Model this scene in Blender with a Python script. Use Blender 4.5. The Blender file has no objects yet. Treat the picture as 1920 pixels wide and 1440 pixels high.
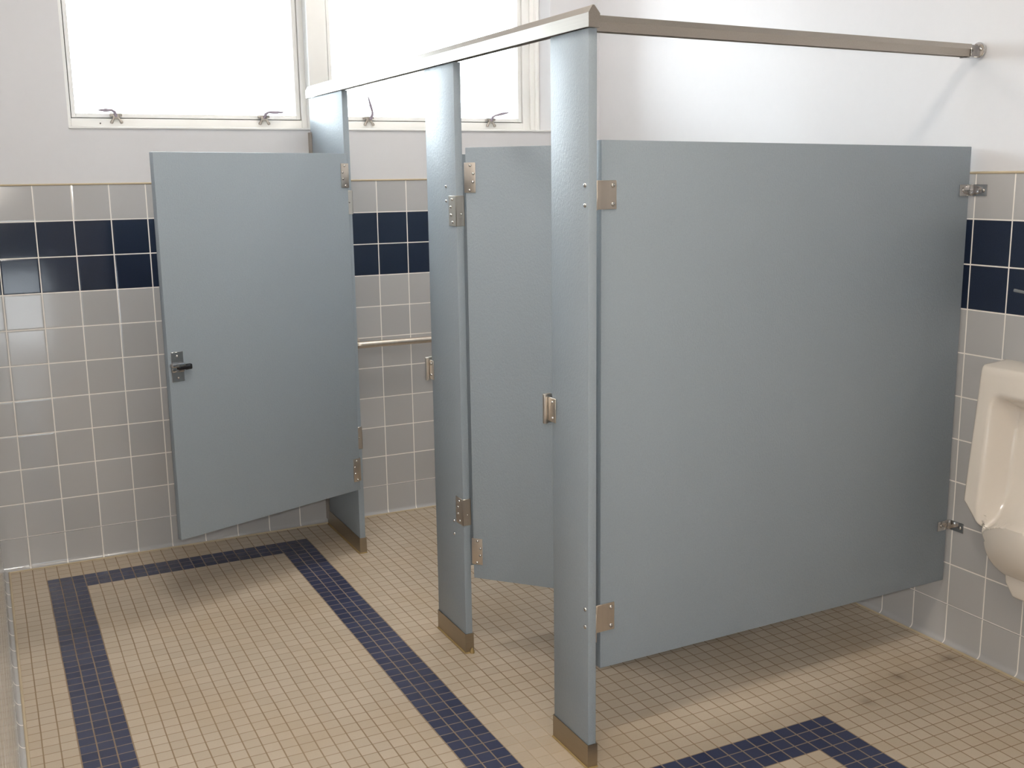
import bpy, bmesh, math, random
from mathutils import Vector, Matrix
random.seed(4)
S = 0.1524          # one wall tile, in metres; everything below is laid out in wall tiles
ZF = -10.966        # floor level, measured down from the top of the tiling
col = bpy.context.scene.collection

def V(x, y, z):
    return Vector((x * S, y * S, (z - ZF) * S))

# ------------------------------------------------------------------ materials
def mat(name):
    m = bpy.data.materials.new(name); m.use_nodes = True
    nt = m.node_tree
    return m, nt, nt.nodes['Principled BSDF'], nt.nodes.new, nt.links.new

def srgb(r, g, b):
    f = lambda c: (c / 255 / 12.92) if c / 255 <= 0.04045 else ((c / 255 + 0.055) / 1.055) ** 2.4
    return (f(r), f(g), f(b), 1)

def mth(nt, op, a, b=None, clamp=False):
    n = nt.nodes.new('ShaderNodeMath'); n.operation = op; n.use_clamp = clamp
    for i, v in enumerate((a, b)):
        if v is None: continue
        if isinstance(v, (int, float)): n.inputs[i].default_value = v
        else: nt.links.new(v, n.inputs[i])
    return n.outputs[0]

def mixc(nt, fac, a, b):
    n = nt.nodes.new('ShaderNodeMix'); n.data_type = 'RGBA'
    for i, v in ((0, fac), (6, a), (7, b)):
        if isinstance(v, (int, float)): n.inputs[i].default_value = v
        elif isinstance(v, tuple): n.inputs[i].default_value = v
        else: nt.links.new(v, n.inputs[i])
    return n.outputs[2]

def noise(nt, vec, scale, detail=2, rough=.5):
    n = nt.nodes.new('ShaderNodeTexNoise'); n.inputs['Scale'].default_value = scale
    n.inputs['Detail'].default_value = detail; n.inputs['Roughness'].default_value = rough
    if vec is not None: nt.links.new(vec, n.inputs['Vector'])
    return n.outputs['Fac']

def bump(nt, bsdf, h, strength, dist):
    n = nt.nodes.new('ShaderNodeBump'); n.inputs['Strength'].default_value = strength
    n.inputs['Distance'].default_value = dist
    nt.links.new(h, n.inputs['Height']); nt.links.new(n.outputs[0], bsdf.inputs['Normal'])

def plain(name, rgb, rough=.5, metal=0., noise_amt=0., nscale=30, bmp=0., bscale=400, bdist=.0003, coat=0., spec=None):
    m, nt, b, N, L = mat(name)
    tc = N('ShaderNodeTexCoord').outputs['Object']
    b.inputs['Roughness'].default_value = rough; b.inputs['Metallic'].default_value = metal
    b.inputs['Coat Weight'].default_value = coat
    if spec is not None: b.inputs['Specular IOR Level'].default_value = spec
    f = noise(nt, tc, nscale, 3)
    k = 1 - noise_amt
    dark = (rgb[0] * k, rgb[1] * k, rgb[2] * k, 1)
    L(mixc(nt, f, dark, rgb), b.inputs['Base Color'])
    if bmp: bump(nt, b, noise(nt, tc, bscale, 1), bmp, bdist)
    return m

# glazed wall tile; axis: which object coordinate runs along the wall
def tile_mat(name, axis, off, base=False):
    m, nt, b, N, L = mat(name)
    tc = N('ShaderNodeTexCoord').outputs['Object']
    sp = N('ShaderNodeSeparateXYZ'); L(tc, sp.inputs[0])
    u = mth(nt, 'SUBTRACT', mth(nt, 'DIVIDE', sp.outputs[axis], S), off)
    v = mth(nt, 'ADD', mth(nt, 'DIVIDE', sp.outputs[2], S), ZF)
    du = mth(nt, 'PINGPONG', u, .5)
    dv = mth(nt, 'PINGPONG', v, .5)
    d = du if base else mth(nt, 'MINIMUM', du, dv)
    g = .0105
    tile = mth(nt, 'MULTIPLY', mth(nt, 'SUBTRACT', d, g), 1 / .008, clamp=True)   # 1 on the tile
    edge = mth(nt, 'MULTIPLY', mth(nt, 'SUBTRACT', d, g), 1 / .035, clamp=True)
    fu = mth(nt, 'FLOOR', u); fv = mth(nt, 'FLOOR', v)
    cmb = N('ShaderNodeCombineXYZ'); L(fu, cmb.inputs[0]); L(fv, cmb.inputs[1])
    wn = N('ShaderNodeTexWhiteNoise'); wn.noise_dimensions = '2D'; L(cmb.outputs[0], wn.inputs['Vector'])
    band = mth(nt, 'MULTIPLY', mth(nt, 'GREATER_THAN', v, -3.), mth(nt, 'LESS_THAN', v, -1.))
    speck = noise(nt, tc, 350, 2)
    gray = mixc(nt, wn.outputs['Value'], srgb(177, 176, 176), srgb(184, 183, 183))
    navy = mixc(nt, speck, srgb(27, 35, 52), srgb(38, 48, 68))
    body = mixc(nt, band, gray, navy) if not base else gray
    L(mixc(nt, tile, srgb(246, 241, 234), body), b.inputs['Base Color'])
    L(mth(nt, 'SUBTRACT', .55, mth(nt, 'MULTIPLY', tile, .45)), b.inputs['Roughness'])
    h = mth(nt, 'ADD', edge, mth(nt, 'MULTIPLY', noise(nt, tc, 14, 2), .35))
    bump(nt, b, h, .35, .0012)
    return m

def floor_mat():
    m, nt, b, N, L = mat('mosaic_floor')
    tc = N('ShaderNodeTexCoord').outputs['Object']
    sp = N('ShaderNodeSeparateXYZ'); L(tc, sp.inputs[0])
    x = mth(nt, 'DIVIDE', sp.outputs[0], S); y = mth(nt, 'DIVIDE', sp.outputs[1], S)
    wob = mth(nt, 'MULTIPLY', mth(nt, 'SUBTRACT', noise(nt, tc, 3.2, 1), .5), .035)
    x = mth(nt, 'ADD', x, wob); y = mth(nt, 'ADD', y, wob)
    right = mth(nt, 'GREATER_THAN', x, 6.84)
    uL = mth(nt, 'DIVIDE', mth(nt, 'SUBTRACT', x, .33), .3255)
    uR = mth(nt, 'ADD', mth(nt, 'DIVIDE', mth(nt, 'SUBTRACT', x, 6.84), .3360), 20)
    u = mth(nt, 'ADD', mth(nt, 'MULTIPLY', uL, mth(nt, 'SUBTRACT', 1, right)), mth(nt, 'MULTIPLY', uR, right))
    v = mth(nt, 'DIVIDE', mth(nt, 'ADD', y, 1.28), -.3275)
    du = mth(nt, 'PINGPONG', u, .5); dv = mth(nt, 'PINGPONG', v, .5)
    # the long joints are raked wider than the cross joints
    tu = mth(nt, 'MULTIPLY', mth(nt, 'SUBTRACT', du, .028), 1 / .022, clamp=True)
    tv = mth(nt, 'MULTIPLY', mth(nt, 'SUBTRACT', dv, .020), 1 / .022, clamp=True)
    tile = mth(nt, 'MULTIPLY', tu, tv)
    ge = lambda a, k: mth(nt, 'GREATER_THAN', a, k)
    lt = lambda a, k: mth(nt, 'LESS_THAN', a, k)
    A = lambda *a: a[0] if len(a) == 1 else mth(nt, 'MULTIPLY', a[0], A(*a[1:]))
    O = lambda *a: a[0] if len(a) == 1 else mth(nt, 'MAXIMUM', a[0], O(*a[1:]))
    left = A(ge(u, -3), lt(u, 0), ge(v, 0))
    top = A(ge(u, -3), lt(u, 20), ge(v, 0), lt(v, 3))
    mid = A(ge(u, 17), lt(u, 20), ge(v, 0), lt(v, 52))
    top2 = A(ge(u, 17), lt(u, 39), ge(v, 49), lt(v, 52))
    rgt = A(ge(u, 36), lt(u, 39), ge(v, 49))
    nv = O(left, top, mid, top2, rgt)
    cmb = N('ShaderNodeCombineXYZ'); L(mth(nt, 'FLOOR', u), cmb.inputs[0]); L(mth(nt, 'FLOOR', v), cmb.inputs[1])
    wn = N('ShaderNodeTexWhiteNoise'); wn.noise_dimensions = '2D'; L(cmb.outputs[0], wn.inputs['Vector'])
    grain = noise(nt, tc, 160, 3, .65)
    blot = noise(nt, tc, 2.6, 3)
    b1 = mixc(nt, wn.outputs['Value'], srgb(186, 172, 153), srgb(198, 184, 166))
    b2 = mixc(nt, mth(nt, 'MULTIPLY', grain, .35), b1, srgb(158, 142, 122))
    b2 = mixc(nt, mth(nt, 'MULTIPLY', mth(nt, 'SUBTRACT', blot, .45), 1.0, clamp=True), b2, srgb(172, 146, 110))
    n1 = mixc(nt, wn.outputs['Value'], srgb(44, 50, 78), srgb(58, 64, 90))
    n1 = mixc(nt, mth(nt, 'MULTIPLY', grain, .45), n1, srgb(70, 76, 100))
    body = mixc(nt, nv, b2, n1)
    grout = mixc(nt, nv, mixc(nt, noise(nt, tc, 5, 2), srgb(128, 106, 82), srgb(158, 138, 112)), srgb(140, 120, 100))
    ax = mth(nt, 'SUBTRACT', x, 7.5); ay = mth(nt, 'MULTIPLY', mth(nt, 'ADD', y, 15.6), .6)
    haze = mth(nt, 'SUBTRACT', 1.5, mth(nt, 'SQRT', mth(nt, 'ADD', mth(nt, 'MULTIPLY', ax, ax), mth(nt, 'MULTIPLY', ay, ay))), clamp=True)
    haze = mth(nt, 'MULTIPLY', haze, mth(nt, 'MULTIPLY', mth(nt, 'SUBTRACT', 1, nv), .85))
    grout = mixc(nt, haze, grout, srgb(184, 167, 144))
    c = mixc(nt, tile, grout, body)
    # small rust stains near the urinal
    for (sx, sy, r) in ((14.45, -17.35, .26), (15.9, -16.75, .26), (17.6, -16.6, .3)):
        ddx = mth(nt, 'SUBTRACT', x, sx); ddy = mth(nt, 'SUBTRACT', y, sy)
        dd = mth(nt, 'SQRT', mth(nt, 'ADD', mth(nt, 'MULTIPLY', ddx, ddx), mth(nt, 'MULTIPLY', ddy, ddy)))
        dd = mth(nt, 'ADD', dd, mth(nt, 'MULTIPLY', mth(nt, 'SUBTRACT', noise(nt, tc, 22, 3), .5), .35))
        f = mth(nt, 'MULTIPLY', mth(nt, 'SUBTRACT', r, dd), 2.6, clamp=True)
        c = mixc(nt, mth(nt, 'MULTIPLY', f, .6), c, srgb(84, 58, 30))
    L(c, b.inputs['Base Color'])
    L(mth(nt, 'SUBTRACT', .8, mth(nt, 'MULTIPLY', tile, mth(nt, 'ADD', .46, mth(nt, 'MULTIPLY', nv, .08)))), b.inputs['Roughness'])
    h = mth(nt, 'ADD', tile, mth(nt, 'MULTIPLY', grain, .3))
    bump(nt, b, h, .5, .0011)
    return m

def laminate_mat():
    m, nt, b, N, L = mat('blue_grey_partition_enamel')
    tc = N('ShaderNodeTexCoord').outputs['Object']
    f = noise(nt, tc, 260, 3, .7)
    c = mixc(nt, f, srgb(139, 149, 157), srgb(152, 162, 170))
    L(c, b.inputs['Base Color'])
    b.inputs['Roughness'].default_value = .43
    b.inputs['Specular IOR Level'].default_value = .32
    mp = N('ShaderNodeMapping'); L(tc, mp.inputs[0]); mp.inputs['Scale'].default_value = (1, 1, .6)
    bump(nt, b, noise(nt, mp.outputs[0], 200, 2, .6), .75, .0014)
    return m

def metal_mat(name, rgb, rough, brushed=None):
    m, nt, b, N, L = mat(name)
    tc = N('ShaderNodeTexCoord').outputs['Object']
    b.inputs['Metallic'].default_value = 1
    mp = N('ShaderNodeMapping'); L(tc, mp.inputs[0]); mp.inputs['Scale'].default_value = brushed or (1, 1, 1)
    f = noise(nt, mp.outputs[0], 60, 3, .6)
    L(mixc(nt, f, (rgb[0] * .8, rgb[1] * .8, rgb[2] * .8, 1), rgb), b.inputs['Base Color'])
    L(mth(nt, 'ADD', rough, mth(nt, 'MULTIPLY', f, .08)), b.inputs['Roughness'])
    return m

def glass_mat():
    m, nt, b, N, L = mat('window_glass')
    nt.nodes.remove(b)
    out = nt.nodes['Material Output']
    t = N('ShaderNodeBsdfTransparent'); g = N('ShaderNodeBsdfGlossy'); g.inputs['Roughness'].default_value = .02
    t.inputs[0].default_value = (.93, .95, .95, 1)
    fr = N('ShaderNodeFresnel'); fr.inputs[0].default_value = 1.5
    mx = N('ShaderNodeMixShader'); L(fr.outputs[0], mx.inputs[0]); L(t.outputs[0], mx.inputs[1]); L(g.outputs[0], mx.inputs[2])
    L(mx.outputs[0], out.inputs[0])
    return m

def emit_mat(name, rgb, strength):
    m, nt, b, N, L = mat(name)
    b.inputs['Base Color'].default_value = (.9, .9, .9, 1)
    b.inputs['Emission Color'].default_value = rgb; b.inputs['Emission Strength'].default_value = strength
    f = noise(nt, N('ShaderNodeTexCoord').outputs['Object'], 300, 1)
    bump(nt, b, f, .1, .001)
    return m

LAMP = 20.0
M = dict(
    paint=plain('white_wall_paint', srgb(214, 214, 217), .55, noise_amt=.03, bmp=.12, bscale=220, bdist=.0006),
    ceil=plain('white_ceiling_paint', srgb(226, 226, 224), .8, noise_amt=.04, bmp=.15, bscale=150, bdist=.001),
    tile_b=tile_mat('glazed_tile_back', 0, 0.),
    tile_s=tile_mat('glazed_tile_right', 1, -15.975),
    tile_l=tile_mat('glazed_tile_left', 1, -.0),
    base_b=tile_mat('glazed_base_back', 0, 0., True),
    base_s=tile_mat('glazed_base_side', 1, -15.975, True),
    caulk=plain('cream_caulk', srgb(196, 180, 152), .6, noise_amt=.15, nscale=20),
    ycaulk=plain('yellowed_caulk', srgb(164, 140, 92), .6, noise_amt=.35, nscale=60),
    floor=floor_mat(),
    lam=laminate_mat(),
    steel=metal_mat('brushed_stainless_steel', srgb(222, 212, 200), .34, (1, 1, .05)),
    shoe=metal_mat('stainless_shoe', srgb(172, 160, 142), .3, (.3, .3, 6)),
    chrome=metal_mat('chrome', srgb(215, 213, 212), .09),
    screw=metal_mat('screw_steel', srgb(205, 202, 198), .16),
    alu=metal_mat('anodised_aluminium_headrail', srgb(186, 178, 168), .38, (4, .05, 4)),
    frame=plain('white_window_frame', srgb(232, 232, 230), .35, noise_amt=.02),
    gasket=plain('grey_gasket', srgb(96, 96, 96), .6),
    latch=metal_mat('dull_zinc', srgb(175, 168, 160), .4),
    lever=plain('pale_latch_handle', srgb(140, 130, 142), .4),
    glass=glass_mat(),
    china=plain('vitreous_china', srgb(226, 218, 208), .1, noise_amt=.02, coat=.5),
    black=plain('black_rubber', srgb(24, 24, 28), .35),
    dark=plain('dark_hollow', srgb(40, 38, 36), .7),
    fixture=plain('white_enamel_fixture', srgb(235, 235, 232), .4),
    wood=plain('painted_door', srgb(150, 155, 160), .5, noise_amt=.05),
    jamb=plain('painted_reveal', srgb(238, 238, 236), .5, noise_amt=.02),
)

# ------------------------------------------------------------------ builders
def tag(o, label=None, cat=None, group=None, kind=None):
    if label: o['label'] = label
    if cat: o['category'] = cat
    if group: o['group'] = group
    if kind: o['kind'] = kind
    return o

def empty(name, x, y, z, label, cat, group=None):
    o = bpy.data.objects.new(name, None); col.objects.link(o); o.location = V(x, y, z)
    o.empty_display_size = .05
    return tag(o, label, cat, group)

def world_loc(o):
    v = Vector(o.location)
    while o.parent: o = o.parent; v += Vector(o.location)
    return v

class MB:
    """collects geometry in tile units (world), then makes one mesh object"""
    def __init__(s): s.bm = bmesh.new()
    def hexa(s, pts, mi=0):
        vs = [s.bm.verts.new(V(*p)) for p in pts]
        for f in ((0, 3, 2, 1), (4, 5, 6, 7), (0, 1, 5, 4), (1, 2, 6, 5), (2, 3, 7, 6), (3, 0, 4, 7)):
            s.bm.faces.new([vs[i] for i in f]).material_index = mi
        return s
    def box(s, x0, x1, y0, y1, z0, z1, mi=0):
        return s.hexa([(x0, y0, z0), (x1, y0, z0), (x1, y1, z0), (x0, y1, z0), (x0, y0, z1), (x1, y0, z1), (x1, y1, z1), (x0, y1, z1)], mi)
    def obox(s, O, d, n, w0, w1, t0, t1, z0, z1):
        P = lambda w, t, z: (O[0] + d[0] * w + n[0] * t, O[1] + d[1] * w + n[1] * t, z)
        return s.hexa([P(w0, t0, z0), P(w1, t0, z0), P(w1, t1, z0), P(w0, t1, z0), P(w0, t0, z1), P(w1, t0, z1), P(w1, t1, z1), P(w0, t1, z1)])
    def prism(s, prof, a, b, fn):
        """extrude a closed profile [(p,q)] from a to b; fn(p,q,t)->xyz"""
        A = [s.bm.verts.new(V(*fn(p, q, a))) for p, q in prof]
        B = [s.bm.verts.new(V(*fn(p, q, b))) for p, q in prof]
        n = len(prof)
        for i in range(n): s.bm.faces.new((A[i], A[(i + 1) % n], B[(i + 1) % n], B[i]))
        s.bm.faces.new(A[::-1]); s.bm.faces.new(B)
        return s
    def tube(s, pts, r, n=14):
        pts = [Vector(p) for p in pts]; rings = []
        up = Vector((0, 0, 1))
        for i, p in enumerate(pts):
            t = (pts[min(i + 1, len(pts) - 1)] - pts[max(i - 1, 0)]).normalized()
            a = t.cross(up) if abs(t.dot(up)) < .95 else t.cross(Vector((0, 1, 0)))
            a.normalize(); c = t.cross(a).normalized()
            rr = r[i] if isinstance(r, (list, tuple)) else r
            rings.append([s.bm.verts.new(V(*(p + (a * math.cos(k * 2 * math.pi / n) + c * math.sin(k * 2 * math.pi / n)) * rr))) for k in range(n)])
        for A, B in zip(rings, rings[1:]):
            for k in range(n): s.bm.faces.new((A[k], A[(k + 1) % n], B[(k + 1) % n], B[k]))
        s.bm.faces.new(rings[0][::-1]); s.bm.faces.new(rings[-1])
        return s
    def dome(s, c, nrm, r, h):
        """pan head screw"""
        c = Vector(c); nrm = Vector(nrm).normalized()
        L = [(0, 1.0), (.35, .95), (.7, .72), (1, .0)]
        return s.tube([c + nrm * h * t for t, _ in L], [r * max(q, .25) for _, q in L], 10)
    def build(s, name, mats, parent=None, bevel=0., seg=2, smooth=False, kind=None, label=None):
        bmesh.ops.recalc_face_normals(s.bm, faces=s.bm.faces)
        if bevel:
            es = [e for e in s.bm.edges if len(e.link_faces) == 2 and e.calc_face_angle(0) > .5]
            bmesh.ops.bevel(s.bm, geom=es, offset=bevel * S, segments=seg, profile=.5, affect='EDGES', clamp_overlap=True)
            smooth = True
        o0 = world_loc(parent) if parent else Vector((0, 0, 0))
        bmesh.ops.translate(s.bm, verts=s.bm.verts, vec=-o0)
        me = bpy.data.meshes.new(name); s.bm.to_mesh(me); s.bm.free()
        if smooth:
            for p in me.polygons: p.use_smooth = True
            me.set_sharp_from_angle(angle=math.radians(40))
        o = bpy.data.objects.new(name, me); col.objects.link(o)
        for m in (mats if isinstance(mats, (list, tuple)) else [mats]): me.materials.append(m)
        if parent: o.parent = parent
        return tag(o, label=label, kind=kind)

def screw(parent, c, nrm, r=.042, h=.03):
    return MB().dome(c, nrm, r, h).build('screw', M['screw'], parent, smooth=True)

# ------------------------------------------------------------------ the room
L_, R_, P = -1.72, 18.2, 7.9
YF = -44.0                # wall behind the camera
ZC = 12.4                 # ceiling
BZ = -10.08               # top of the base course
st = dict(kind='structure')
OX0, OX1, OZ0, OZ1 = 1.09, 16.32, 1.53, 7.0     # window opening

w = MB()
T = .035
def paint(x0, x1, y0, y1, z0, z1): w.box(x0, x1, y0, y1, z0, z1, 0)
paint(L_ - 2, OX0, 0.02, 2, ZF - 1, ZC); paint(OX1, R_ + 2, 0.02, 2, ZF - 1, ZC)
paint(OX0, OX1, 0.02, 2, ZF - 1, OZ0); paint(OX0, OX1, 0.02, 2, OZ1, ZC)
w.box(L_, R_, 0, .05, -10, 0, 1)
wb = w.build('wall_back', [M['paint'], M['tile_b']], **st)

w = MB(); w.box(R_ + .02, R_ + 1.5, YF, 0.02, ZF - 1, ZC, 0); w.box(R_, R_ + .05, YF, 0, -10, 0, 1)
w.build('wall_right', [M['paint'], M['tile_s']], **st)
w = MB(); w.box(L_ - 1.5, L_ - .02, YF, 0.02, ZF - 1, ZC, 0); w.box(L_ - .05, L_, YF, 0, -10, 0, 1)
w.build('wall_left', [M['paint'], M['tile_l']], **st)
# wall behind the camera, with a glazed door added for daylight streaks in the tiles
DX0, DX1, DZ1 = -1.05, 2.35, -1.2
w = MB()
for b in ((L_ - 1.5, DX0, ZF - 1, ZC), (DX1, R_ + 1.5, ZF - 1, ZC), (DX0, DX1, DZ1, ZC), (DX0, DX1, ZF - 1, ZF)):
    w.box(b[0], b[1], YF - 1, YF, b[2], b[3])
w.build('wall_front', M['paint'], **st)
w = MB()
for a, b in ((DX0, DX0 + .25), (DX0 + .98, DX0 + 1.23), (DX0 + 1.98, DX0 + 2.25), (DX1 - .25, DX1)): w.box(a, b, YF - .75, YF - .4, ZF, DZ1)
w.box(DX0, DX1, YF - .7, YF - .45, -5.5, DZ1); w.box(DX0, DX1, YF - .7, YF - .45, ZF, ZF + .3)
dr = w.build('added_door_1', M['wood'], bevel=.02, **st)
MB().box(DX0 + .2, DX1 - .2, YF - .6, YF - .56, ZF + .4, -5.4).build('pane', M['glass'], dr)
MB().tube([(DX0 + 1.1, YF - .4, -4.5), (DX0 + 1.1, YF - .1, -4.5), (DX0 + 1.1, YF - .1, -6), (DX0 + 1.1, YF - .4, -6)], .06).build('handle', M['steel'], dr, smooth=True)

w = MB(); w.box(L_ - 2, R_ + 2, YF - 3, 2, ZC, ZC + 1); w.build('ceiling', M['ceil'], **st)
w = MB(); w.box(L_ - 2, R_ + 2, YF - 3, 2, ZF - 1, ZF); w.build('floor', M['floor'], **st)

# cove base course
cove = [(0, -10.02), (0, ZF + .14)] + [(.11 - .11 * math.cos(a), ZF + .14 - .13 * math.sin(a)) for a in [i * math.pi / 12 for i in range(1, 7)]] + [(.13, ZF + .002), (-.03, ZF + .002), (-.03, -10.02)]
def base(name, a, b, fn, m):
    o = MB().prism([(p + .0, q) for p, q in cove], a, b, fn).build(name, m, smooth=True, **st)
    return o
base('baseboard_back', L_, R_, lambda p, q, t: (t, -p - .004, q), M['base_b'])
base('baseboard_right', YF, 0, lambda p, q, t: (R_ - p - .004, t, q), M['base_s'])
base('baseboard_left', YF, 0, lambda p, q, t: (L_ + p + .004, t, q), M['base_s'])
# joint of cream grout along the floor and along the top of the tiling
def joint(name, pts, r, m): MB().tube(pts, r, 8).build(name, m, smooth=True, **st)
joint('trim_1', [(L_ + .14, -.15, ZF + .012), (R_ - .14, -.15, ZF + .012)], .032, M['caulk'])
joint('trim_2', [(R_ - .15, -.14, ZF + .012), (R_ - .15, YF, ZF + .012)], .032, M['caulk'])
joint('trim_3', [(L_ + .15, -.14, ZF + .012), (L_ + .15, YF, ZF + .012)], .032, M['caulk'])
joint('trim_4', [(L_, .005, .0), (R_, .005, .0)], .028, M['caulk'])
joint('trim_5', [(R_ + .005, 0, .0), (R_ + .005, YF, .0)], .028, M['caulk'])
joint('trim_6', [(L_ - .005, 0, .0), (L_ - .005, YF, .0)], .028, M['caulk'])

# window surround: rounded white ledge and lining
w = MB(); w.box(OX0 - .005, OX1 + .005, -.015, 1.6, OZ0 - .004, OZ0 + .055); w.build('trim_7', M['jamb'], bevel=.012, **st)

# ------------------------------------------------------------------ windows
def window(name, x0, x1, gx0, gx1, latches):
    """x0,x1 outer frame; gx0,gx1 glass"""
    F0, F1 = 1.0, 1.5
    f = MB()
    zb = OZ0 + .06; zt = OZ1
    def ring(y0, y1, a0, a1, z0, z1, b0, b1, c0, c1):
        f.box(a0, b0, y0, y1, z0, z1); f.box(b1, a1, y0, y1, z0, z1)
        f.box(b0, b1, y0, y1, z0, c0); f.box(b0, b1, y0, y1, c1, z1)
    ring(F0, F1, x0, x1, zb, zt, gx0 - .14, gx1 + .16, zb + .27, zt - .2)
    fr = f.build('window', M['frame'], bevel=.014, **st)
    fr.name = name
    f = MB()
    sx0, sx1, sz0, sz1 = gx0 - .115, gx1 + .135, zb + .295, zt - .22
    ring(F0 + .05, F1 - .1, sx0, sx1, sz0, sz1, gx0, gx1, sz0 + .12, sz1 - .14)
    f.build('sash', M['frame'], fr, bevel=.014)
    f = MB()
    f.box(gx0 - .14, gx1 + .16, F0 + .2, F0 + .25, zb + .27, sz0); f.box(gx0 - .14, gx1 + .16, F0 + .2, F0 + .25, sz1, zt - .2)
    f.box(gx0 - .14, sx0, F0 + .2, F0 + .25, sz0, sz1); f.box(sx1, gx1 + .16, F0 + .2, F0 + .25, sz0, sz1)
    f.build('gasket', M['gasket'], fr)
    MB().box(gx0 - .03, gx1 + .03, F0 + .28, F0 + .31, sz0 + .1, sz1 - .1).build('pane', M['glass'], fr)
    zc = sz0 + .03
    for lx, tip in latches:
        y = F0 - .05
        b = MB(); b.box(lx - .17, lx + .17, y - .03, F0 + .05, zc + .01, zc + .09)
        b.box(lx - .09, lx + .09, y - .05, F0 + .01, zc - .07, zc + .05)
        lt = b.build('window_latch', M['latch'], fr, bevel=.012)
        for sgn in (-1, 1):
            MB().tube([(lx + sgn * .05, y - .02, zc - .03), (lx + sgn * .1, y - .03, zc - .1), (lx + sgn * .14, y - .03, zc - .17), (lx + sgn * .15, y - .03, zc - .2)], [.035, .035, .05, .03], 10).build('prong', M['latch'], lt, smooth=True)
        tx, tz = tip
        k = 1 if tx > lx else -1
        if abs(tx - lx) > .2:
            pts = [(lx, y - .04, zc), (lx + k * .04, y - .09, zc + .12), (lx + k * .12, y - .12, zc + .17), (lx + (tx - lx) * .6, y - .13, (zc + .17) * .4 + tz * .6), (tx, y - .13, tz)]
            rr = [.045, .045, .036, .05, .02]
        else:
            pts = [(lx + .05, y - .04, zc), (lx + .1, y - .09, zc + .14), (lx + .1, y - .12, zc + .22), (lx + .04, y - .13, zc + .42), (tx, y - .13, tz)]
            rr = [.05, .05, .035, .046, .02]
        MB().tube(pts, rr, 10).build('handle', M['lever'], lt, smooth=True)
    return fr

window('window_1', OX0 + .01, 8.28, 1.39, 7.82, [(2.47, (1.98, 2.08)), (6.78, (7.36, 2.09))])
w1 = bpy.data.objects['window_1']
MB().dome((2.03, 1.0, 1.72), (0, -1, 0), .022, .012).build('screw', M['dark'], w1, smooth=True, label='dark screw head')
window('window_2', 8.62, 16.02, 9.04, 15.6, [(10.16, (10.13, 2.62)), (14.5, (15.12, 2.19))])
w = MB(); w.box(8.14, 8.72, .5, .995, OZ0 + .06, OZ1); w.box(8.285, 8.615, 1.0, 1.55, OZ0 + .06, OZ1)
w.build('trim_8', M['frame'], bevel=.015, **st)
w = MB(); w.box(16.03, 16.19, .93, 1.5, OZ0 + .06, OZ1); w.box(16.195, 16.31, .8, 1.5, OZ0 + .06, OZ1)
w.build('trim_9', M['jamb'], bevel=.02, **st)

# ------------------------------------------------------------------ toilet partitions
ZP = 2.455      # top of the pilasters
def pilaster(y0, y1, label):
    root = empty('stall_pilaster', P + .085, (y0 + y1) / 2, ZF, label, 'pilaster', 'pilasters of the toilet stalls')
    MB().box(P, P + .17, y0, y1, ZF + .06, ZP).build('upright_panel', M['lam'], root, bevel=.013)
    # folded steel shoe with an open top
    s = MB(); e = .02; a0, a1, b0, b1 = P - e, P + .17 + e, y0 - e, y1 + e
    zs = ZF + .48; t = .012
    s.box(a0, a0 + t, b0, b1, ZF + .004, zs); s.box(a1 - t, a1, b0, b1, ZF + .004, zs)
    s.box(a0 + t, a1 - t, b0, b0 + t, ZF + .004, zs); 
    if y1 < -1: s.box(a0 + t, a1 - t, b1 - t, b1, ZF + .004, zs)
    s.build('floor_shoe', M['shoe'], root, label='stainless steel floor shoe')
    k = MB(); r = .022
    k.tube([(a0 - .005, b1, ZF + .008), (a0 - .005, b0, ZF + .008)], r, 8); k.tube([(a0, b0 - .005, ZF + .008), (a1, b0 - .005, ZF + .008)], r, 8)
    k.build('caulk_bead', M['ycaulk'], root, smooth=True, label='yellowed caulk bead')
    return root

def wrap_plate(root, y_edge, z0, z1, side_len=.40, far=None):
    """hinge bracket wrapped round the camera-side edge of a pilaster"""
    t = .02
    m = MB()
    m.box(P - t, P - .002, y_edge - t, y_edge + side_len, z0, z1)
    m.box(P - t, P + .17 + t, y_edge - t, y_edge - .002, z0, z1)
    m.box(P + .172, P + .17 + t, y_edge - t, y_edge + side_len, z0, z1)
    pl = m.build('hinge_plate', M['steel'], root, bevel=.006, seg=1)
    return pl

p1 = pilaster(-16.8, -15.47, 'blue-grey pilaster nearest the camera, at the corner under the headrail bend')
p2 = pilaster(-11.15, -9.49, 'blue-grey pilaster standing between the two stall doors')
p3 = pilaster(-3.4, -.16, 'blue-grey pilaster fixed to the window wall beside the wide-open door')

# p1: two pairs of through screws for the panel brackets, and a door keeper on its far edge
for z in (-.11, -.45, -7.81, -8.155): screw(p1, (P - .0, -16.69, z), (-1, 0, 0))
k = MB(); k.box(P - .022, P - .002, -15.62, -15.33, -4.50, -4.04); k.build('door_keeper', M['steel'], p1, bevel=.006, seg=1, label='steel door keeper')
kp = p1.children[-1]
k = MB(); k.prism([(P - .1, -15.34), (P - .1, -15.27), (P - .06, -15.2), (P + .1, -15.2), (P + .1, -15.27), (P - .025, -15.29), (P - .03, -15.34)], -4.56, -4.0, lambda a, b, t: (a, b, t))
k.build('bumper_stop', M['steel'], kp, bevel=.006, smooth=True)
for z in (-4.12, -4.42): screw(kp, (P - .022, -15.52, z), (-1, 0, 0), .032)

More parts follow.
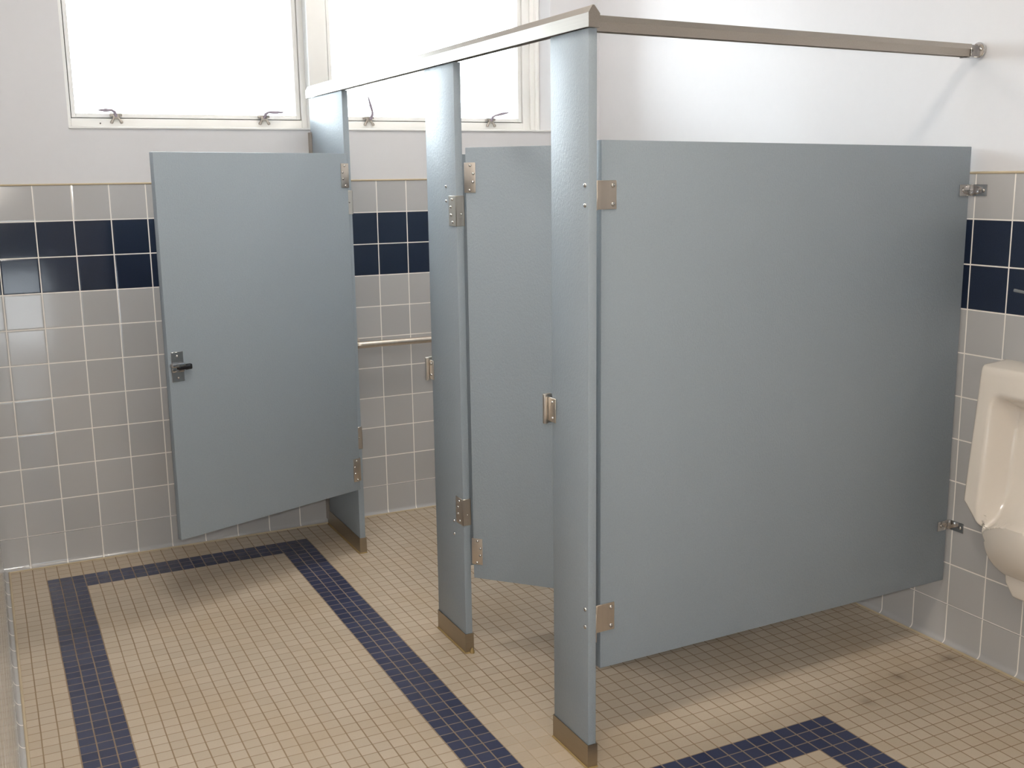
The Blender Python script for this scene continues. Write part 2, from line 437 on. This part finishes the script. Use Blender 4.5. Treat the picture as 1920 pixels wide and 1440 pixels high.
# p2: hinge brackets, four screws each, screws of the dividing panel, keeper of the wide stall
for z0, z1 in ((-1.0, -.34), (-7.83, -7.2)):
    pl = wrap_plate(p2, -11.15, z0, z1, .38)
    h = z1 - z0
    for dy, fz in ((.17, .88), (.24, .63), (.24, .37), (.15, .13)):
        screw(pl, (P - .02, -11.15 + dy, z0 + fz * h), (-1, 0, 0), .034)
    screw(pl, (P + .1, -11.17, z0 + .4 * h), (0, -1, 0), .024)
for z in (-.14, -.46, -7.85, -8.17): screw(p2, (P, -10.615, z), (-1, 0, 0), .036)
k = MB(); k.box(P - .022, P - .002, -9.62, -9.36, -4.66, -4.2); k.prism([(P - .1, -9.38), (P - .1, -9.30), (P - .05, -9.22), (P + .1, -9.22), (P + .1, -9.28), (P - .022, -9.30), (P - .03, -9.38)], -4.7, -4.16, lambda a, b, t: (a, b, t))
kp = k.build('door_keeper', M['steel'], p2, bevel=.006, seg=1, label='steel door keeper')
for z in (-4.28, -4.55): screw(kp, (P - .022, -9.5, z), (-1, 0, 0), .032)
# small caulk lump at the foot of the shoe
MB().dome((P + .13, -11.2, ZF + .004), (0, 0, 1), .055, .12).build('caulk_lump', M['ycaulk'], p2, smooth=True, label='lump of yellow caulk')

# p3: hinge brackets
for z0, z1 in ((-.93, -.27), (-7.75, -7.09)):
    pl = wrap_plate(p3, -3.4, z0, z1, .38)
    screw(pl, (P + .09, -3.42, (z0 + z1) / 2), (0, -1, 0), .024)
# wall channel that holds p3
k = MB(); k.box(P - .03, P - .004, -.33, -.012, ZF + .15, 1.45); k.box(P + .174, P + .2, -.33, -.012, ZF + .15, 1.45); k.box(P - .03, P + .2, -.012, -.004, 0.04, 1.45)
MBc = k.build('wall_channel', M['alu'], p3, label='aluminium wall channel')

def stall_door(h, ang_dir, width, zt, zb, label, hinges):
    d = Vector((ang_dir[0], ang_dir[1])).normalized()
    n = Vector((-d[1], d[0]))
    if n[1] > 0: n = -n                       # n points to the camera side
    root = empty('stall_door', h[0] + d[0] * width / 2, h[1] + d[1] * width / 2, zb, label, 'door', 'doors of the toilet stalls')
    # front face on the line h + d*w, the board lies behind it
    MB().obox(h, d, n, 0, width, -.165, 0, zb, zt).build('door_leaf', M['lam'], root, bevel=.013)
    for z0, z1 in hinges:
        m = MB(); e = .02
        m.obox(h, d, n, -.03, .235, .002, e, z0, z1); m.obox(h, d, n, -.03, .235, -.165 - e, -.167, z0, z1)
        m.obox(h, d, n, -.03, -.006, -.165, .002, z0, z1)
        pl = m.build('hinge_plate', M['steel'], root, bevel=.008, seg=2)
        hh = z1 - z0
        for a, fz in ((.12, .9), (.19, .63), (.18, .36), (.1, .08)):
            c = Vector(h) + d * a + n * e
            screw(pl, (c[0], c[1], z0 + fz * hh), (n[0], n[1], 0), .034)
    return root, d, n

h1 = (7.915, -3.585)
door1, d1, n1 = stall_door(h1, (2.436 - 7.926, -5.592 + 3.45), 5.88, .743, -8.93, 'blue-grey stall door swung wide open in front of the tiled window wall', [(-.19, .47), (-8.66, -7.97)])
# slide latch near the free edge
m = MB()
m.obox(h1, d1, n1, 5.47, 5.81, .002, .02, -4.85, -4.1)
lt = m.build('slide_latch', M['chrome'], door1, bevel=.006, seg=1, label='chrome slide latch')
m = MB(); m.obox(h1, d1, n1, 5.50, 5.86, .02, .16, -4.47, -4.37); m.obox(h1, d1, n1, 5.50, 5.84, .02, .1, -4.60, -4.47)
m.build('latch_housing', M['chrome'], lt, bevel=.02)
m = MB(); m.obox(h1, d1, n1, 5.30, 5.50, .03, .15, -4.56, -4.42); m.obox(h1, d1, n1, 5.36, 5.7, .1, .17, -4.54, -4.44)
m.build('latch_knob', M['black'], lt, bevel=.03)
for z in (-4.2, -4.75):
    c = Vector(h1) + d1 * 5.64 + n1 * .02
    screw(lt, (c[0], c[1], z), (n1[0], n1[1], 0), .03)

h2 = (8.105, -11.22)
door2, d2, n2 = stall_door(h2, (math.cos(.84), -math.sin(.84)), 4.05, .68, -9.10, 'blue-grey stall door swung inwards between the two nearer pilasters', [(-.28, .36), (-8.76, -8.13)])
m = MB(); m.obox(h2, d2, n2, 3.68, 4.0, -.185, -.167, -4.85, -4.1)
m.build('slide_latch', M['chrome'], door2, bevel=.006, seg=1)

# the big end panel, from the first pilaster to the right wall
A0 = Vector((8.4, -16.4)); pd = Vector((9.8, .53)).normalized(); pn = Vector((pd[1], -pd[0]))
PW = 9.73
root = empty('end_panel', A0[0] + pd[0] * 5, A0[1] + pd[1] * 5, -9.3, 'large blue-grey end panel running from the nearest pilaster to the right wall', 'partition panel')
def pp(wd, t, z): return (A0[0] + pd[0] * wd + pn[0] * t, A0[1] + pd[1] * wd + pn[1] * t, z)
m = MB(); m.hexa([pp(0, 0, -9.22), pp(PW, 0, -9.41), pp(PW, -.165, -9.41), pp(0, -.165, -9.22), pp(0, 0, .66), pp(PW, 0, .56), pp(PW, -.165, .56), pp(0, -.165, .66)])
m.build('panel_board', M['lam'], root, bevel=.014)
panel = root
for z0, z1 in ((-.54, -.035), (-8.47, -7.92)):
    m = MB()
    m.hexa([pp(-.1, .004, z0), pp(.31, .004, z0), pp(.31, .024, z0), pp(-.1, .024, z0), pp(-.1, .004, z1), pp(.31, .004, z1), pp(.31, .024, z1), pp(-.1, .024, z1)])
    y = pp(-.1, 0, 0)[1]; x = pp(-.1, 0, 0)[0]
    m.box(P + .172, x + .01, y - .025, y - .003, z0, z1)
    m.box(P + .172, P + .192, -16.79, y - .01, z0, z1)
    b = m.build('angle_bracket', M['steel'], root, bevel=.006, seg=1)
    for z in (z1 - .09, z0 + .09):
        c = pp(.23, .024, z); screw(b, c, (pn[0], pn[1], 0), .045)
for z0, z1 in ((-.5, -.25), (-8.16, -7.93)):
    m = MB()
    m.hexa([pp(9.4, .004, z0), pp(PW + .05, .004, z0), pp(PW + .05, .024, z0), pp(9.4, .024, z0), pp(9.4, .004, z1), pp(PW + .05, .004, z1), pp(PW + .05, .024, z1), pp(9.4, .024, z1)])
    yw = pp(PW, 0, 0)[1]
    m.box(pp(PW, 0, 0)[0] + .04, R_ - .004, yw - .035, yw - .012, z0, z1)
    m.box(R_ - .024, R_ - .004, yw - .42, yw - .03, z0, z1)
    b = m.build('wall_bracket', M['chrome'], root, bevel=.008, seg=2)
    screw(b, pp(9.52, .024, (z0 + z1) / 2), (pn[0], pn[1], 0), .045)
    screw(b, (R_ - .024, yw - .33, (z0 + z1) / 2), (-1, 0, 0), .045)

# divider between the two stalls (behind the door)
dv = empty('divider_panel', 13, -10.6, -9.1, 'blue-grey divider between the two stalls, hidden behind the inward-swung door', 'partition panel')
MB().box(P + .25, R_ - .1, -10.7, -10.54, -9.0, .55).build('panel_board', M['lam'], dv, bevel=.013)
m = MB(); m.box(P + .172, P + .19, -10.73, -10.52, -.52, -.08); m.box(P + .172, P + .5, -10.535, -10.515, -.52, -.08); m.build('bracket', M['steel'], dv)

# headrails
def rail_prof(h): return [(-.002, 0), (0, h), (.07, h + .115), (.105, h + .115), (.205, h * .93), (.205, .02), (.19, .02), (.19, -.0), (.165, .0), (.165, .05), (.03, .05), (.03, 0)]
hr = empty('headrail', P, -8.4, 2.47, 'aluminium headrail over the stall doors, running to the window wall', 'headrail', 'headrails of the toilet stalls')
m = MB(); m.prism([(P - .05 + p * 1.0, 2.462 + q) for p, q in rail_prof(.225)], -16.83, -.02, lambda a, b, t: (a, t, b)); m.build('rail_extrusion', M['alu'], hr)
m = MB(); m.prism([(P - .056 + p * 1.07, 2.455 + q * 1.03) for p, q in [(0, 0), (0, .225), (.07, .34), (.105, .34), (.205, .215), (.205, 0)]], -16.9, -16.835, lambda a, b, t: (a, t, b)); m.build('end_cap', M['alu'], hr)
ra = Vector((P + .175, -16.36)); rb = Vector((R_ - .03, -15.76)); rd = (rb - ra).normalized(); rn = Vector((rd[1], -rd[0])); RL = (rb - ra).length
hr2 = empty('headrail', (ra[0] + rb[0]) / 2, (ra[1] + rb[1]) / 2, 2.46, 'tan aluminium headrail above the large end panel, ending on the right wall', 'headrail', 'headrails of the toilet stalls')
m = MB(); m.prism([(p, q) for p, q in rail_prof(.16)], 0, RL - .05, lambda a, b, t: (ra[0] + rd[0] * t - rn[0] * a, ra[1] + rd[1] * t - rn[1] * a, 2.475 - .022 * t / RL + b * (1.0)))
m.build('rail_extrusion', M['alu'], hr2)
# wall socket of the second rail
m = MB(); yc = rb[1] + .08
m.prism([(math.cos(i * math.pi / 8) * .17, math.sin(i * math.pi / 8) * .165) for i in range(16)], 0, .06, lambda a, b, t: (R_ - .004 - t, yc - .16 + a, 2.585 + b))
m.box(R_ - .34, R_ - .05, yc - .2, yc + .08, 2.425, 2.445); m.box(R_ - .2, R_ - .05, yc - .12, yc - .1, 2.445, 2.7)
so = m.build('wall_socket', M['chrome'], hr2, bevel=.01, seg=1, label='chrome wall socket')
screw(so, (R_ - .065, yc - .24, 2.6), (-1, 0, 0), .04)

# grab bar on the window wall inside the wide stall
gb = empty('grab_bar', 11.5, -.01, -5.17, 'stainless grab bar on the tiled window wall inside the wide stall', 'grab bar')
gx0, gx1 = 9.0, 15.0; g = .38; r = .105
pts = [(gx0, -.03, -5.16)] + [(gx0 + .16 - .16 * math.cos(a), -.22 - .16 * math.sin(a), -5.16) for a in [i * math.pi / 12 for i in range(7)]]
pts += [(gx1 - .16 + .16 * math.sin(a), -.22 - .16 * math.cos(a), -5.17) for a in [i * math.pi / 12 for i in range(7)]] + [(gx1, -.03, -5.17)]
MB().tube(pts, r, 20).build('bar_tube', M['steel'], gb, smooth=True)
for gx in (gx0, gx1):
    MB().tube([(gx, .002, -5.165), (gx, -.05, -5.165), (gx, -.065, -5.165)], [.26, .26, .13], 24).build('wall_flange', M['steel'], gb, smooth=True)

# ------------------------------------------------------------------ urinal
UY = -18.55
ur = empty('urinal', R_, UY, -8.3, 'white wall-hung china urinal beyond the end panel', 'urinal')
def lerp(a, b, t): return a + (b - a) * t
def sm(a, b, x):
    t = max(0, min(1, (x - a) / (b - a))); return t * t * (3 - 2 * t)
def half(z):
    if z > -7.0: return 1.50 - .03 * sm(-7, -4, z)
    if z > -7.72: return lerp(1.47, .88, ((-7.0 - z) / .72) ** 1.0)
    return .90 * math.sqrt(max(0., 1 - ((-7.72 - z) / .95) ** 2)) + .02
def depth(u, z):
    wv = u * half(z); a = abs(wv)
    rim = lerp(.80, 1.04, (-4.04 - z) / 2.96) if z > -7 else lerp(1.04, 1.0, min(1, (-7.0 - z) / .7))
    # cavity between the side shields
    inw = 1 - sm(.80, 1.12, a)
    zt = sm(-4.98, -4.55, -abs(z + 0) if False else z)           # 1 above the cavity
    floor_ = sm(-6.9, -7.5, z)
    cav = inw * (1 - zt)
    dz = rim - cav * .62
    # bowl: the basin bulges and its lip stands forward of the shields
    lipz = -7.55 + .35 * (1 - (a / .95) ** 2 if a < .95 else 0)
    out = 1.02 + .22 * (1 - min(1, a / .95) ** 2)
    if z < lipz + 1.0:
        q = min(1, (lipz + 1.0 - z) / 1.0)
        t = 1 - math.sqrt(max(0., 1 - q * q))
        dz = lerp(dz, max(out, dz), t if a < 1.0 else t * .2)
    if z < lipz:
        t = min(1, (lipz - z) / (lipz + 8.7))
        dz = dz * math.sqrt(max(0.02, 1 - t ** 2.2))
    e = 1 - abs(u)
    return dz, e
bm = MB(); NU, NZ = 96, 132
zs = [lerp(-4.02, -8.66, i / NZ) for i in range(NZ + 1)]
us = [math.sin((j / NU - .5) * math.pi) for j in range(NU + 1)]
grid = []
for i, z in enumerate(zs):
    row = []
    top = min(1, (i + .02) / 5.)
    for j, u in enumerate(us):
        dz, e = depth(u, z)
        rr = .10
        de = min(1, e * half(z) / rr)
        rnd = 1 - (1 - math.sqrt(max(0, 1 - (1 - de) ** 2))) * .16
        rt = 1 - (1 - math.sqrt(max(0, 1 - (1 - top) ** 2))) * .10
        zz = z
        row.append(bm.bm.verts.new(V(R_ - .012 - dz * rnd * rt, UY + u * half(z), zz)))
    grid.append(row)
for i in range(NZ):
    for j in range(NU):
        bm.bm.faces.new((grid[i][j], grid[i][j + 1], grid[i + 1][j + 1], grid[i + 1][j]))
# sides, top and back
back = []
def bv(v, dzt=0): return bm.bm.verts.new(Vector((R_ * S + .002 * S, v.co.y, v.co.z + dzt * S)))
loop = [grid[i][0] for i in range(NZ + 1)] + [grid[NZ][j] for j in range(1, NU + 1)] + [grid[i][NU] for i in range(NZ - 1, -1, -1)] + [grid[0][j] for j in range(NU - 1, 0, -1)]
bl = [bv(v, .05 if abs(v.co.z - V(0, 0, -4.02).z) < 1e-6 else 0) for v in loop]
for i in range(len(loop)):
    k2 = (i + 1) % len(loop)
    bm.bm.faces.new((loop[i], bl[i], bl[k2], loop[k2]))
bm.bm.faces.new(bl)
bm.build('china_body', M['china'], ur, smooth=True)
tr = MB()
prof = [(-.62, 0), (-.5, -.75), (-.3, -1.02), (.3, -1.02), (.5, -.75), (.62, 0)]
tr.prism(prof, R_ - .75, R_ - .02, lambda a, b, t: (t, UY + a, -7.85 + b))
tr.build('trap_cover', M['china'], ur, bevel=.06, seg=3)
fv = MB()
fv.tube([(R_ - .62, UY, -4.0), (R_ - .62, UY, -3.2), (R_ - .62, UY, -3.15), (R_ - .62, UY, -2.75), (R_ - .62, UY, -2.7), (R_ - .62, UY, -2.1), (R_ - .62, UY, -1.95)], [.09, .09, .17, .17, .24, .24, .1], 20)
fv.tube([(R_ - .62, UY, -2.4), (R_ - .02, UY, -2.4)], .12, 16)
fvo = fv.build('flush_valve', M['chrome'], ur, smooth=True)
MB().tube([(R_ - .62, UY + .2, -2.42), (R_ - .62, UY + .5, -2.42), (R_ - .62, UY + .9, -2.39)], [.05, .03, .035], 12).build('flush_lever', M['chrome'], fvo, smooth=True)

# ------------------------------------------------------------------ ceiling lights
def troffer(x, y, lx, ly, label, strength=1, tint=(1, .94, .86, 1)):
    root = empty('ceiling_light', x, y, ZC - .2, label, 'ceiling light', 'ceiling lights')
    m = MB(); e = .18
    m.box(x - lx / 2, x + lx / 2, y - ly / 2, y - ly / 2 + e, ZC - .3, ZC - .004); m.box(x - lx / 2, x + lx / 2, y + ly / 2 - e, y + ly / 2, ZC - .3, ZC - .004)
    m.box(x - lx / 2, x - lx / 2 + e, y - ly / 2 + e, y + ly / 2 - e, ZC - .3, ZC - .004); m.box(x + lx / 2 - e, x + lx / 2, y - ly / 2 + e, y + ly / 2 - e, ZC - .3, ZC - .004)
    m.build('light_frame', M['fixture'], root)
    MB().box(x - lx / 2 + e, x + lx / 2 - e, y - ly / 2 + e, y + ly / 2 - e, ZC - .24, ZC - .15).build('lens', emit_mat('lit_lamp_lens', tint, LAMP * strength), root)
troffer(2.8, -24.5, 8, 2.6, 'warm ceiling light in front of the end panel', 1.6, (1, .89, .74, 1))
troffer(3.0, -12.5, 2.6, 6, 'warm ceiling light over the aisle beside the stalls')
troffer(11.5, -5.2, 6, 2.6, 'warm ceiling light inside the wide stall', 1.3)

# the camera's own flash, a small lamp just above the lens
fl = bpy.data.lights.new('flash_lamp', 'AREA'); fl.shape = 'RECTANGLE'; fl.size = .03; fl.size_y = .02
fl.energy = 32.0; fl.color = (1, .95, .88)

# ------------------------------------------------------------------ daylight
W = bpy.data.worlds.new('overcast_sky'); bpy.context.scene.world = W; W.use_nodes = True
nt = W.node_tree; bg = nt.nodes['Background']
tc = nt.nodes.new('ShaderNodeTexCoord'); sp = nt.nodes.new('ShaderNodeSeparateXYZ'); nt.links.new(tc.outputs['Generated'], sp.inputs[0])
rp = nt.nodes.new('ShaderNodeValToRGB'); nt.links.new(sp.outputs[2], rp.inputs[0])
rp.color_ramp.elements[0].position = 0.0; rp.color_ramp.elements[0].color = (.55, .58, .62, 1)
rp.color_ramp.elements[1].position = .12; rp.color_ramp.elements[1].color = (.84, .93, 1, 1)
nt.links.new(rp.outputs[0], bg.inputs[0]); bg.inputs[1].default_value = 20.0

# ------------------------------------------------------------------ camera
cam = bpy.data.cameras.new('camera'); co = bpy.data.objects.new('camera', cam); col.objects.link(co)
f, yaw, pit, rol = 2007.104, 0.459095, -0.191169, -0.013378
CAMF = (-1.5063, -32.7953, 0.0462)
cy, sy, cp, spp = math.cos(yaw), math.sin(yaw), math.cos(pit), math.sin(pit)
fw = Vector((sy * cp, cy * cp, spp)); r0 = Vector((cy, -sy, 0)); u0 = r0.cross(fw)
rt = math.cos(rol) * r0 + math.sin(rol) * u0; up = -math.sin(rol) * r0 + math.cos(rol) * u0
mtx = Matrix((rt, up, -fw)).transposed().to_4x4(); mtx.translation = V(*CAMF)
co.matrix_world = mtx
cam.sensor_width = 36; cam.lens = f / 1920 * 36; cam.clip_start = .02
bpy.context.scene.camera = co
fo = bpy.data.objects.new('flash_lamp', fl); col.objects.link(fo)
m2 = mtx.copy(); m2.translation = V(CAMF[0] + .1, CAMF[1] + .12, CAMF[2] + .35); fo.matrix_world = m2

sc = bpy.context.scene
sc.view_settings.view_transform = 'Standard'; sc.view_settings.look = 'None'
sc.view_settings.exposure = 0.0; sc.view_settings.gamma = 1; sc.view_settings.use_curve_mapping = False
sc.cycles.max_bounces = 10; sc.cycles.diffuse_bounces = 6; sc.cycles.glossy_bounces = 4
sc.cycles.transparent_max_bounces = 12; sc.cycles.caustics_reflective = True; sc.cycles.use_denoising = True
sc.cycles.sample_clamp_indirect = 6
